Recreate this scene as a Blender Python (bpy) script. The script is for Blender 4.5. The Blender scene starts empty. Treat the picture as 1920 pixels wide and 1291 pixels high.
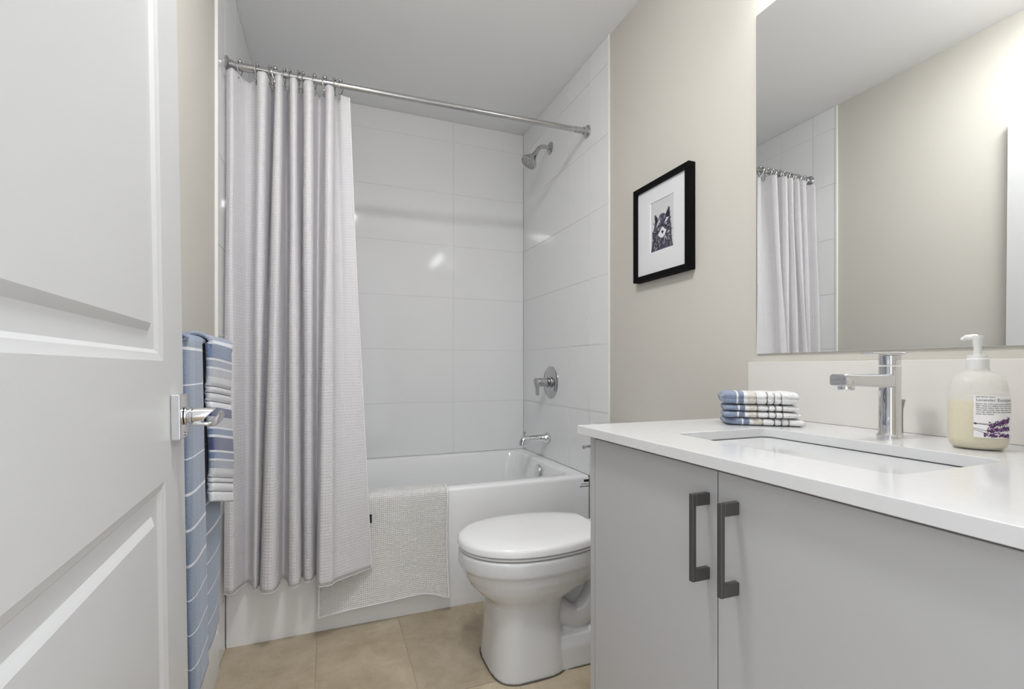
import bpy, bmesh, math, random
from mathutils import Vector, Matrix, noise
random.seed(7)
R = math.radians
S = bpy.context.scene
COL = S.collection

# ---------------------------------------------------------------- camera, world, exposure
cam_d = bpy.data.cameras.new('camera'); cam = bpy.data.objects.new('camera', cam_d); COL.objects.link(cam)
cam.location = (0, 0, 1.019); cam.rotation_euler = (math.pi/2, 0, -0.3702)
cam_d.sensor_width = 36; cam_d.sensor_fit = 'HORIZONTAL'; cam_d.lens = 36*892.24/1920
cam_d.shift_y = (689.59-645.5)/1920; cam_d.clip_start = 0.01
S.camera = cam
S.view_settings.view_transform = 'Standard'; S.view_settings.look = 'None'
S.view_settings.gamma = 1; S.view_settings.use_curve_mapping = False
S.view_settings.exposure = 0.88
W = bpy.data.worlds.new('world'); S.world = W; W.use_nodes = True
W.node_tree.nodes['Background'].inputs[0].default_value = (0.93, 0.95, 1.0, 1)
W.node_tree.nodes['Background'].inputs[1].default_value = 0.85

def area(name, loc, rot, sx, sy, power, col=(1, 1, 1)):
    l = bpy.data.lights.new(name, 'AREA'); l.shape = 'RECTANGLE'; l.size = sx; l.size_y = sy
    l.energy = power; l.color = col
    o = bpy.data.objects.new(name, l); o.location = loc; o.rotation_euler = rot; COL.objects.link(o); return o
VANITY_EMIT = 7.5
CEILING_FILL_EMIT = 54.0  # strength of the added fill light on the ceiling

# ---------------------------------------------------------------- materials
def new_mat(name):
    m = bpy.data.materials.new(name); m.use_nodes = True
    nt = m.node_tree; return m, nt, nt.nodes['Principled BSDF']
def N(nt, t, **k):
    n = nt.nodes.new(t)
    for a, b in k.items(): setattr(n, a, b)
    return n
def mat(name, col, rough=0.5, metal=0.0, bump=None, coat=0, spec=None, vary=0.0, vscale=4, sss=0, sheen=0):
    m, nt, p = new_mat(name)
    p.inputs['Base Color'].default_value = (*col, 1); p.inputs['Roughness'].default_value = rough
    p.inputs['Metallic'].default_value = metal
    if coat: p.inputs['Coat Weight'].default_value = coat; p.inputs['Coat Roughness'].default_value = 0.05
    if spec is not None: p.inputs['Specular IOR Level'].default_value = spec
    if sss: p.inputs['Subsurface Weight'].default_value = sss; p.inputs['Subsurface Radius'].default_value = (0.01, 0.01, 0.01)
    if sheen: p.inputs['Sheen Weight'].default_value = sheen
    tc = N(nt, 'ShaderNodeTexCoord')
    if vary:
        n = N(nt, 'ShaderNodeTexNoise'); n.inputs['Scale'].default_value = vscale; n.inputs['Detail'].default_value = 4
        nt.links.new(tc.outputs['Object'], n.inputs['Vector'])
        mr = N(nt, 'ShaderNodeMapRange'); mr.inputs[1].default_value = 0.3; mr.inputs[2].default_value = 0.7
        mr.inputs[3].default_value = 1-vary; mr.inputs[4].default_value = 1+vary
        nt.links.new(n.outputs['Fac'], mr.inputs[0])
        mx = N(nt, 'ShaderNodeVectorMath', operation='SCALE'); mx.inputs[0].default_value = col
        nt.links.new(mr.outputs[0], mx.inputs['Scale']); nt.links.new(mx.outputs[0], p.inputs['Base Color'])
    if bump:
        sc, st, dist = bump
        n = N(nt, 'ShaderNodeTexNoise'); n.inputs['Scale'].default_value = sc; n.inputs['Detail'].default_value = 3
        nt.links.new(tc.outputs['Object'], n.inputs['Vector'])
        b = N(nt, 'ShaderNodeBump'); b.inputs['Strength'].default_value = st; b.inputs['Distance'].default_value = dist
        nt.links.new(n.outputs['Fac'], b.inputs['Height']); nt.links.new(b.outputs[0], p.inputs['Normal'])
    return m
M = {}
M['beige'] = mat('beige_paint', (0.625, 0.60, 0.545), 0.75, bump=(220, 0.08, 0.001), vary=0.008)
M['ceil'] = mat('ceiling_paint', (0.93, 0.935, 0.94), 0.9, bump=(160, 0.1, 0.001), vary=0.006)
M['trim'] = mat('trim_paint', (0.80, 0.80, 0.79), 0.35, bump=(60, 0.02, 0.001), vary=0.004)
M['doorp'] = mat('door_paint', (0.655, 0.66, 0.66), 0.38, bump=(90, 0.03, 0.001), vary=0.005)
M['tile'] = mat('white_gloss_tile', (0.87, 0.875, 0.88), 0.085, spec=0.36, bump=(3.0, 0.05, 0.004), vary=0.006)
M['grout'] = mat('white_grout', (0.76, 0.76, 0.75), 0.7, vary=0.01, vscale=30)
M['edge'] = mat('tile_edge_trim', (0.86, 0.86, 0.83), 0.3, vary=0.005)
M['acrylic'] = mat('tub_acrylic', (0.92, 0.925, 0.93), 0.12, vary=0.004)
M['porcelain'] = mat('porcelain', (0.72, 0.728, 0.735), 0.08, coat=0.5, vary=0.004)
M['lid'] = mat('toilet_seat_plastic', (0.86, 0.86, 0.86), 0.15, vary=0.004)
M['rodm'] = mat('brushed_rod_chrome', (0.52, 0.52, 0.53), 0.12, 1.0, vary=0.01, vscale=20)
M['chrome'] = mat('chrome', (0.74, 0.74, 0.75), 0.05, 1.0, vary=0.01, vscale=20)
M['chromed'] = mat('soft_chrome', (0.50, 0.50, 0.51), 0.14, 1.0, vary=0.02, vscale=20)
M['dark'] = mat('dark_gap', (0.03, 0.03, 0.03), 0.6, vary=0.05)
M['nickel'] = mat('gunmetal_handle', (0.115, 0.113, 0.11), 0.4, 0.6, vary=0.03, vscale=30)
M['laminate'] = mat('vanity_laminate', (0.50, 0.502, 0.505), 0.45, vary=0.004)
M['quartz'] = mat('white_quartz', (0.72, 0.722, 0.725), 0.12, vary=0.012, vscale=60)
M['splash'] = mat('backsplash_stone', (0.78, 0.755, 0.72), 0.35, vary=0.008, vscale=6)
M['ceramic'] = mat('sink_ceramic', (0.62, 0.628, 0.632), 0.1, vary=0.004)
M['mirror'] = mat('mirror_silver', (0.93, 0.94, 0.94), 0.0, 1.0)
M['glassedge'] = mat('mirror_edge', (0.30, 0.33, 0.31), 0.2, vary=0.02)
M['black'] = mat('black_frame_paint', (0.004, 0.004, 0.0045), 0.6, spec=0.08, vary=0.05)
M['paper'] = mat('mat_board', (0.76, 0.76, 0.78), 0.8, vary=0.004)
M['paper2'] = mat('print_paper', (0.62, 0.62, 0.63), 0.8, vary=0.01)
M['ink'] = mat('ink', (0.012, 0.011, 0.02), 0.7, vary=0.2, vscale=200)
M['inkg'] = mat('ink_wash', (0.085, 0.08, 0.12), 0.7, vary=0.2, vscale=200)
M['plastic'] = mat('white_plastic', (0.80, 0.80, 0.79), 0.3, vary=0.004)
M['labelw'] = mat('label_paper', (0.88, 0.875, 0.875), 0.5, vary=0.004)
M['print'] = mat('label_print', (0.10, 0.10, 0.10), 0.6, vary=0.05)
M['lav1'] = mat('lavender_dark', (0.07, 0.02, 0.09), 0.6, vary=0.3, vscale=300)
M['lav2'] = mat('lavender_mid', (0.20, 0.08, 0.27), 0.6, vary=0.3, vscale=300)
M['stem'] = mat('lavender_stem', (0.11, 0.12, 0.05), 0.6, vary=0.2, vscale=300)
M['soap'] = mat('liquid_soap', (0.86, 0.77, 0.46), 0.4, vary=0.004)
M['footdark'] = mat('dark_brown_foot_ring', (0.10, 0.085, 0.06), 0.7, vary=0.1)
M['tagk'] = mat('black_tag', (0.01, 0.01, 0.01), 0.7, vary=0.1)

def bottle_mat():
    m, nt, p = new_mat('frosted_bottle')
    p.inputs['Base Color'].default_value = (0.84, 0.84, 0.82, 1); p.inputs['Roughness'].default_value = 0.28
    tr = N(nt, 'ShaderNodeBsdfTransparent'); mx = N(nt, 'ShaderNodeMixShader')
    n = N(nt, 'ShaderNodeTexNoise'); n.inputs['Scale'].default_value = 20
    mr = N(nt, 'ShaderNodeMapRange'); mr.inputs[3].default_value = 0.36; mr.inputs[4].default_value = 0.40
    nt.links.new(n.outputs['Fac'], mr.inputs[0]); nt.links.new(mr.outputs[0], mx.inputs[0])
    nt.links.new(tr.outputs[0], mx.inputs[1]); nt.links.new(p.outputs[0], mx.inputs[2])
    nt.links.new(mx.outputs[0], nt.nodes['Material Output'].inputs[0]); return m
M['bottle'] = bottle_mat()

def emit_mat(name, e):
    m, nt, p = new_mat(name)
    p.inputs['Base Color'].default_value = (0.9, 0.9, 0.88, 1)
    p.inputs['Emission Color'].default_value = (0.985, 0.99, 1.0, 1)
    p.inputs['Emission Strength'].default_value = e; return m
M['lamp'] = emit_mat('lamp_diffuser', VANITY_EMIT); M['fill_lamp'] = emit_mat('fill_light_diffuser', CEILING_FILL_EMIT)

def waffle_mat(name, col, cell, depth, col2=None, trans=0.0):
    """Woven cloth: UV in metres; raised squares of size cell."""
    m, nt, p = new_mat(name); L = nt.links.new
    p.inputs['Roughness'].default_value = 0.85; p.inputs['Sheen Weight'].default_value = 0.2
    uv = N(nt, 'ShaderNodeUVMap'); sx = N(nt, 'ShaderNodeSeparateXYZ'); L(uv.outputs[0], sx.inputs[0])
    outs = []
    for i in (0, 1):
        a = N(nt, 'ShaderNodeMath', operation='MULTIPLY'); a.inputs[1].default_value = 2*math.pi/cell; L(sx.outputs[i], a.inputs[0])
        s = N(nt, 'ShaderNodeMath', operation='SINE'); L(a.outputs[0], s.inputs[0]); outs.append(s)
    h = N(nt, 'ShaderNodeMath', operation='MAXIMUM'); L(outs[0].outputs[0], h.inputs[0]); L(outs[1].outputs[0], h.inputs[1])
    nz = N(nt, 'ShaderNodeTexNoise'); nz.inputs['Scale'].default_value = 900; L(uv.outputs[0], nz.inputs['Vector'])
    ad = N(nt, 'ShaderNodeMath', operation='ADD'); L(h.outputs[0], ad.inputs[0]); L(nz.outputs['Fac'], ad.inputs[1])
    b = N(nt, 'ShaderNodeBump'); b.inputs['Strength'].default_value = 1; b.inputs['Distance'].default_value = depth
    L(ad.outputs[0], b.inputs['Height']); L(b.outputs[0], p.inputs['Normal'])
    c2 = col2 or tuple(c*0.86 for c in col)
    mr = N(nt, 'ShaderNodeMapRange'); mr.inputs[1].default_value = -0.6; mr.inputs[2].default_value = 0.9; L(h.outputs[0], mr.inputs[0])
    mx = N(nt, 'ShaderNodeMix', data_type='RGBA'); mx.inputs[6].default_value = (*c2, 1); mx.inputs[7].default_value = (*col, 1)
    L(mr.outputs[0], mx.inputs[0]); L(mx.outputs[2], p.inputs['Base Color'])
    if trans:
        t = N(nt, 'ShaderNodeBsdfTranslucent'); t.inputs[0].default_value = (*col, 1); ms = N(nt, 'ShaderNodeMixShader'); ms.inputs[0].default_value = trans
        L(p.outputs[0], ms.inputs[1]); L(t.outputs[0], ms.inputs[2]); L(ms.outputs[0], nt.nodes['Material Output'].inputs[0])
    return m
M['curtain'] = waffle_mat('waffle_curtain', (0.95, 0.94, 0.955), 0.011, 0.0006, (0.88, 0.868, 0.89), trans=0.34)
M['hemcloth'] = mat('curtain_hem', (0.84, 0.83, 0.845), 0.85, bump=(700, 0.3, 0.0006), vary=0.01)
M['bathmat'] = waffle_mat('cotton_bath_mat', (0.88, 0.87, 0.85), 0.0078, 0.0013, (0.76, 0.75, 0.735))

def stripe_mat(name, axis, stops, streak=0.0, bump=0.0012):
    """Terry cloth with bands across UV axis (0..1); stops = (position, colour)."""
    m, nt, p = new_mat(name); L = nt.links.new
    p.inputs['Roughness'].default_value = 0.95; p.inputs['Sheen Weight'].default_value = 0.35
    uv = N(nt, 'ShaderNodeUVMap'); sx = N(nt, 'ShaderNodeSeparateXYZ'); L(uv.outputs[0], sx.inputs[0])
    cr = N(nt, 'ShaderNodeValToRGB'); cr.color_ramp.interpolation = 'CONSTANT'
    e = cr.color_ramp.elements
    while len(e) > 1: e.remove(e[-1])
    e[0].position = stops[0][0]; e[0].color = (*stops[0][1], 1)
    for ps, c in stops[1:]:
        q = e.new(ps); q.color = (*c, 1)
    L(sx.outputs[axis], cr.inputs[0])
    tc = N(nt, 'ShaderNodeTexCoord')
    nz = N(nt, 'ShaderNodeTexNoise'); nz.inputs['Scale'].default_value = 420; nz.inputs['Detail'].default_value = 2; L(tc.outputs['Object'], nz.inputs['Vector'])
    mr = N(nt, 'ShaderNodeMapRange'); mr.inputs[1].default_value = 0.3; mr.inputs[2].default_value = 0.7; mr.inputs[3].default_value = 0.86; mr.inputs[4].default_value = 1.14
    L(nz.outputs['Fac'], mr.inputs[0])
    sc = N(nt, 'ShaderNodeVectorMath', operation='SCALE'); L(cr.outputs[0], sc.inputs[0]); L(mr.outputs[0], sc.inputs['Scale'])
    out = sc
    if streak:
        mp = N(nt, 'ShaderNodeMapping'); mp.inputs['Scale'].default_value = (60, 60, 3); L(tc.outputs['Object'], mp.inputs[0])
        n2 = N(nt, 'ShaderNodeTexNoise'); n2.inputs['Scale'].default_value = 1.0; n2.inputs['Detail'].default_value = 3; L(mp.outputs[0], n2.inputs['Vector'])
        m2 = N(nt, 'ShaderNodeMapRange'); m2.inputs[1].default_value = 0.3; m2.inputs[2].default_value = 0.7; m2.inputs[3].default_value = 1-streak; m2.inputs[4].default_value = 1+streak
        L(n2.outputs['Fac'], m2.inputs[0])
        s2 = N(nt, 'ShaderNodeVectorMath', operation='SCALE'); L(sc.outputs[0], s2.inputs[0]); L(m2.outputs[0], s2.inputs['Scale']); out = s2
    L(out.outputs[0], p.inputs['Base Color'])
    b = N(nt, 'ShaderNodeBump'); b.inputs['Strength'].default_value = 1; b.inputs['Distance'].default_value = bump
    L(nz.outputs['Fac'], b.inputs['Height']); L(b.outputs[0], p.inputs['Normal'])
    return m

def floor_mat():
    m, nt, p = new_mat('beige_stone_tile'); L = nt.links.new
    p.inputs['Roughness'].default_value = 0.42
    tc = N(nt, 'ShaderNodeTexCoord'); at = N(nt, 'ShaderNodeAttribute', attribute_name='tile_shade')
    off = N(nt, 'ShaderNodeVectorMath', operation='MULTIPLY_ADD'); off.inputs[1].default_value = (1, 1, 1)
    L(tc.outputs['Object'], off.inputs[0])
    cm = N(nt, 'ShaderNodeCombineXYZ'); ml = N(nt, 'ShaderNodeMath', operation='MULTIPLY'); ml.inputs[1].default_value = 37
    L(at.outputs['Fac'], ml.inputs[0]); L(ml.outputs[0], cm.inputs[0]); L(ml.outputs[0], cm.inputs[1]); L(cm.outputs[0], off.inputs[2])
    n1 = N(nt, 'ShaderNodeTexNoise'); n1.inputs['Scale'].default_value = 8; n1.inputs['Detail'].default_value = 12; n1.inputs['Roughness'].default_value = 0.72; n1.inputs['Distortion'].default_value = 0.25
    L(off.outputs[0], n1.inputs['Vector'])
    cr = N(nt, 'ShaderNodeValToRGB'); e = cr.color_ramp.elements
    e[0].position = 0.34; e[0].color = (0.395, 0.325, 0.22, 1); e[1].position = 0.66; e[1].color = (0.57, 0.485, 0.355, 1)
    L(n1.outputs['Fac'], cr.inputs[0])
    # short pale scratches and veins
    n2 = N(nt, 'ShaderNodeTexNoise'); n2.inputs['Scale'].default_value = 9; n2.inputs['Detail'].default_value = 5; n2.inputs['Distortion'].default_value = 1.5
    L(off.outputs[0], n2.inputs['Vector'])
    ab = N(nt, 'ShaderNodeMath', operation='SUBTRACT'); ab.inputs[1].default_value = 0.5; L(n2.outputs['Fac'], ab.inputs[0])
    a2 = N(nt, 'ShaderNodeMath', operation='ABSOLUTE'); L(ab.outputs[0], a2.inputs[0])
    v = N(nt, 'ShaderNodeMapRange'); v.inputs[1].default_value = 0.0; v.inputs[2].default_value = 0.006; v.inputs[3].default_value = 0.28; v.inputs[4].default_value = 0
    L(a2.outputs[0], v.inputs[0])
    mx = N(nt, 'ShaderNodeMix', data_type='RGBA'); mx.inputs[7].default_value = (0.52, 0.45, 0.35, 1); L(v.outputs[0], mx.inputs[0]); L(cr.outputs[0], mx.inputs[6])
    mr = N(nt, 'ShaderNodeMapRange'); mr.inputs[3].default_value = 0.86; mr.inputs[4].default_value = 1.14; L(at.outputs['Fac'], mr.inputs[0])
    sc = N(nt, 'ShaderNodeVectorMath', operation='SCALE'); L(mx.outputs[2], sc.inputs[0]); L(mr.outputs[0], sc.inputs['Scale']); L(sc.outputs[0], p.inputs['Base Color'])
    b = N(nt, 'ShaderNodeBump'); b.inputs['Strength'].default_value = 0.25; b.inputs['Distance'].default_value = 0.002; L(n1.outputs['Fac'], b.inputs['Height']); L(b.outputs[0], p.inputs['Normal'])
    return m
M['floor'] = floor_mat()
M['fgrout'] = mat('floor_grout', (0.42, 0.36, 0.27), 0.8, vary=0.05, vscale=40)

# ---------------------------------------------------------------- helpers
def link(name, me, m, parent=None, angle=35, loc=None):
    mats = m if isinstance(m, (list, tuple)) else [m]
    for q in mats: me.materials.append(q)
    me.validate()
    for p in me.polygons: p.use_smooth = True
    me.set_sharp_from_angle(angle=R(angle))
    o = bpy.data.objects.new(name, me); COL.objects.link(o)
    if parent:
        o.parent = parent
        if not parent.get('local'): o.matrix_parent_inverse = parent.matrix_basis.inverted()
    return o
def obj(name, bm, m, parent=None, angle=35, bevel=0, seg=2):
    bmesh.ops.recalc_face_normals(bm, faces=bm.faces)
    me = bpy.data.meshes.new(name); bm.to_mesh(me); bm.free()
    o = link(name, me, m, parent, angle)
    if bevel:
        b = o.modifiers.new('bevel', 'BEVEL'); b.width = bevel; b.segments = seg; b.limit_method = 'ANGLE'; b.angle_limit = R(40)
        b.harden_normals = True
    return o
def tag(o, label, cat, group=None):
    o['label'] = label; o['category'] = cat
    if group: o['group'] = group
    return o
def struct(o): o['kind'] = 'structure'; return o
def thing(name, loc, label, cat, group=None, local=False, rot=(0, 0, 0)):
    o = bpy.data.objects.new(name, None); COL.objects.link(o); o.location = loc; o.rotation_euler = rot
    o.empty_display_size = 0.05
    if local: o['local'] = 1
    return tag(o, label, cat, group)
def copy_tree(o, parent=None):
    c = o.copy(); COL.objects.link(c)
    if parent: c.parent = parent
    for ch in [k for k in COL.objects if k.parent == o]: copy_tree(ch, c)
    return c
def box(bm, x0, x1, y0, y1, z0, z1, mi=0):
    v = [bm.verts.new((x, y, z)) for z in (z0, z1) for y in (y0, y1) for x in (x0, x1)]
    fs = []
    for f in ((0, 1, 3, 2), (4, 6, 7, 5), (0, 4, 5, 1), (2, 3, 7, 6), (0, 2, 6, 4), (1, 5, 7, 3)):
        q = bm.faces.new([v[i] for i in f]); q.material_index = mi; fs.append(q)
    return v
def boxm(*a): bm = bmesh.new(); box(bm, *a); return bm
def loft(bm, rings, cap=(True, True), close=True, mi=0):
    vr = [[bm.verts.new(p) for p in r] for r in rings]
    n = len(rings[0])
    for a, b in zip(vr, vr[1:]):
        for i in range(n if close else n-1):
            j = (i+1) % n
            try: f = bm.faces.new((a[i], a[j], b[j], b[i])); f.material_index = mi
            except ValueError: pass
    if cap[0]: bm.faces.new(vr[0][::-1]).material_index = mi
    if cap[1]: bm.faces.new(vr[-1]).material_index = mi
    return vr
def rrect(x0, x1, y0, y1, r, n=6):
    r = min(r, (x1-x0)/2-1e-4, (y1-y0)/2-1e-4); out = []
    for cx, cy, a in ((x1-r, y0+r, -90), (x1-r, y1-r, 0), (x0+r, y1-r, 90), (x0+r, y0+r, 180)):
        for k in range(n+1):
            t = R(a+90*k/n); out.append((cx+r*math.cos(t), cy+r*math.sin(t)))
    return out
def at_z(pts, z): return [(p[0], p[1], z) for p in pts]
def sell(cx, cy, a, b, e=2.0, n=40, a2=None):
    """superellipse; a for +x side, a2 for -x side"""
    out = []
    for k in range(n):
        t = 2*math.pi*k/n; c, s = math.cos(t), math.sin(t)
        aa = a if c >= 0 else (a2 or a)
        out.append((cx+aa*math.copysign(abs(c)**(2/e), c), cy+b*math.copysign(abs(s)**(2/e), s)))
    return out
def frames(path):
    P = [Vector(p) for p in path]; T = []
    for i in range(len(P)): T.append((P[min(i+1, len(P)-1)]-P[max(i-1, 0)]).normalized())
    up = Vector((0, 0, 1)) if abs(T[0].z) < 0.9 else Vector((1, 0, 0))
    n = (up - T[0]*up.dot(T[0])).normalized(); Fr = []
    for i, t in enumerate(T):
        n = (n - t*n.dot(t)).normalized(); Fr.append((P[i], n, t.cross(n)))
    return Fr
def tube(bm, path, rad, n=14, cap=True, flat=1.0, mi=0):
    rs = rad if isinstance(rad, (list, tuple)) else [rad]*len(path)
    rings = []
    for (p, a, b), r in zip(frames(path), rs):
        rings.append([p + a*(r*math.cos(2*math.pi*k/n)) + b*(r*flat*math.sin(2*math.pi*k/n)) for k in range(n)])
    return loft(bm, rings, (cap, cap), mi=mi)
def tubem(path, rad, **k): bm = bmesh.new(); tube(bm, path, rad, **k); return bm
def revolve(bm, prof, org=(0, 0, 0), axis='Z', n=32, mi=0):
    """prof = (radius, height) pairs along the axis; caps closed"""
    rings = []
    for r, h in prof:
        r = max(r, 1e-5); ring = []
        for k in range(n):
            t = 2*math.pi*k/n; a, b = r*math.cos(t), r*math.sin(t)
            q = {'Z': (a, b, h), 'X': (h, a, b), 'Y': (a, h, b)}[axis]
            ring.append((org[0]+q[0], org[1]+q[1], org[2]+q[2]))
        rings.append(ring)
    return loft(bm, rings, (True, True), mi=mi)
def revm(*a, **k): bm = bmesh.new(); revolve(bm, *a, **k); return bm
def ball(bm, c, r, seg=12, mi=0):
    revolve(bm, [(r*math.sin(math.pi*k/8), -r*math.cos(math.pi*k/8)) for k in range(9)], c, n=seg, mi=mi)
def crom(pts, sub):
    P = [Vector(p) for p in pts]; out = []
    for i in range(len(P)-1):
        p0, p1, p2, p3 = P[max(i-1, 0)], P[i], P[i+1], P[min(i+2, len(P)-1)]
        for k in range(sub):
            t = k/sub
            out.append(0.5*((2*p1)+(p2-p0)*t+(2*p0-5*p1+4*p2-p3)*t*t+(3*p1-p0-3*p2+p3)*t**3))
    out.append(P[-1]); return out
def grid_mesh(name, rows, uvs, close=False):
    """rows[j][i] points, uvs[j][i] uv"""
    nv = len(rows[0]); verts = [tuple(p) for r in rows for p in r]; faces = []; fu = []
    for j in range(len(rows)-1):
        for i in range(nv-(0 if close else 1)):
            k = (i+1) % nv
            faces.append((j*nv+i, j*nv+k, (j+1)*nv+k, (j+1)*nv+i)); fu += [uvs[j][i], uvs[j][k], uvs[j+1][k], uvs[j+1][i]]
    me = bpy.data.meshes.new(name); me.from_pydata(verts, [], faces)
    ul = me.uv_layers.new(name='UVMap')
    for d, u in zip(ul.data, fu): d.uv = u
    return me
def text_geo(s, size):
    c = bpy.data.curves.new('txt', 'FONT'); c.body = s; c.size = size; c.resolution_u = 2
    o = bpy.data.objects.new('txt', c); COL.objects.link(o)
    dg = bpy.context.evaluated_depsgraph_get(); dg.update()
    me = o.evaluated_get(dg).to_mesh()
    v = [tuple(q.co) for q in me.vertices]; f = [tuple(p.vertices) for p in me.polygons]
    o.evaluated_get(dg).to_mesh_clear(); bpy.data.objects.remove(o); bpy.data.curves.remove(c)
    return v, f

# ---------------------------------------------------------------- room dimensions (metres)
XL, XR, YA, YB, ZR, ZC = -0.351, 1.173, 1.985, 2.805, 0.506, 2.502
TL, TR = 1.848, 1.822            # where the tiling starts on the left / right wall
YF = 0.20                        # inner face of the front wall with the doorway

# floor: stone tiles with open joints on a grout bed
bm = bmesh.new(); lay = bm.loops.layers.float_color.new('tile_shade')
def ftile(x0, x1, y0, y1, s):
    g = 0.0012; n0 = len(bm.faces)
    v = box(bm, x0+g, x1-g, y0+g, y1-g, -0.012, 0, 0)
    bm.faces.ensure_lookup_table()
    for f in bm.faces[n0:]:
        for l in f.loops: l[lay] = (s, s, s, 1)
offs = {-3: 0.5, -2: 0.30, -1: 0.38, 0: 0.27, 1: 0.243, 2: 0.45, 3: 0.25}
shades = {(-1, 1): 0.55, (-1, 2): 0.62, (-1, 3): 0.66, (0, 2): 0.22, (0, 1): 0.62}
for c in range(-3, 4):
    x0 = -0.037+0.3055*c; x1 = x0+0.3055
    y = offs.get(c, 0.3)-0.61*4; k = 0
    while y < 2.2:
        if y > -1.9: ftile(x0, x1, y, y+0.61, {(-1): 0.50, (-2): 0.55, 0: 0.56, 1: (0.18 if y > 1.2 else 0.8)}.get(c, random.random()) if y > 0.6 else random.random())
        y += 0.61
box(bm, -1.2, 1.5, -2.0, 2.9, -0.05, -0.0015, 1)
struct(obj('floor', bm, [M['floor'], M['fgrout']], bevel=0))

struct(obj('ceiling', boxm(-0.6, 1.4, 0.06, 3.0, ZC, ZC+0.1), M['ceil']))
struct(obj('wall_left', boxm(XL-0.12, XL, 0.06, 3.0, 0, ZC), M['beige']))
struct(obj('wall_right', boxm(XR, XR+0.12, 0.06, 3.0, 0, ZC), M['beige']))
struct(obj('wall_back', boxm(XL, XR, YB+0.006, YB+0.12, 0, ZC), M['beige']))
bm = bmesh.new(); OX0, OX1, OZ = -0.262, 0.60, 2.13
box(bm, XL, OX0, 0.08, YF, 0, ZC); box(bm, OX1, XR, 0.08, YF, 0, ZC); box(bm, OX0, OX1, 0.08, YF, OZ, ZC)
struct(obj('wall_front', bm, M['beige']))
bm = bmesh.new()
box(bm, OX0-0.02, OX0+0.0, 0.066, YF+0.012, 0, OZ+0.055); box(bm, OX0, OX1, 0.066, YF+0.012, OZ-0.018, OZ+0.055)
box(bm, OX1-0.018, OX1+0.0, 0.066, YF+0.001, 0, OZ-0.018)
struct(obj('trim_1', bm, M['trim'], bevel=0.002))

# tiled surfaces: individual slabs standing on a grout bed
def tiles(name, plane, u_edges, v_edges, depth, flip):
    """plane: function (u, v, d) -> xyz ; d = distance out of the wall"""
    bm = bmesh.new(); g = 0.0007; u0, u1, v0, v1 = u_edges[0], u_edges[-1], v_edges[0], v_edges[-1]
    def slab(a, b, c, d, t0, t1, tilt, mi):
        pts = []
        for t, k in ((t0, 0), (t1, 1)):
            for (uu, vv) in ((a, c), (b, c), (b, d), (a, d)):
                e = 0.0007 if k else 0
                um = min(max(uu, a+e), b-e); vm = min(max(vv, c+e), d-e)
                tt = t + (tilt[0]*((uu-a)/(b-a)-0.5)+tilt[1]*((vv-c)/(d-c)-0.5) if k else 0)
                pts.append(bm.verts.new(plane(um, vm, tt)))
        for f in ((0, 1, 2, 3), (4, 5, 6, 7), (0, 1, 5, 4), (1, 2, 6, 5), (2, 3, 7, 6), (3, 0, 4, 7)):
            bm.faces.new([pts[i] for i in f]).material_index = mi
    slab(u0, u1, v0, v1, 0.0, depth-0.0014, (0, 0), 1)
    for a, b in zip(u_edges, u_edges[1:]):
        for c, d in zip(v_edges, v_edges[1:]):
            slab(a+g, b-g, c+g, d-g, 0.0, depth, (random.uniform(-.0011, .0011), random.uniform(-.0007, .0007)), 0)
    return struct(obj(name, bm, [M['tile'], M['grout']]))
zj = [0.8155+0.3125*k for k in range(6)]
tiles('wall_back_tile', lambda u, v, d: (u, YB+0.006-d, v), [XL+0.006, 0.099, 0.709, XR-0.006], [ZR]+zj+[ZC], 0.006, 0)
for nm, s, X, T in (('wall_left_tile', 1, XL, TL), ('wall_right_tile', -1, XR, TR)):
    tiles(nm, lambda u, v, d: (X+s*d, u, v), [YA-0.001, 2.195, YB], [ZR]+zj+[ZC], 0.006, 0)
    tiles(nm+'_front', lambda u, v, d: (X+s*d, u, v), [T, YA-0.002], [0.0, 0.1905, 0.503]+zj+[ZC], 0.006, 0)
struct(obj('trim_2', boxm(XR-0.010, XR, TR-0.009, TR, 0, ZC), M['edge'], bevel=0.002))
struct(obj('trim_3', boxm(XL, XL+0.010, TL-0.012, TL, 0, ZC), M['edge'], bevel=0.002))
# baseboards
def baseboard(name, X, s, y0, y1):
    prof = [(0, 0), (0.014, 0), (0.014, 0.110), (0.011, 0.120), (0.008, 0.134), (0.004, 0.140), (0, 0.140)]
    bm = bmesh.new(); loft(bm, [[(X+s*a, y, b) for a, b in prof] for y in (y0, y1)])
    return struct(obj(name, bm, M['trim'], angle=20))
baseboard('baseboard_left', XL+0.0, 1, YF, TL-0.012); baseboard('baseboard_right', XR, -1, 1.03, TR-0.009)

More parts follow.
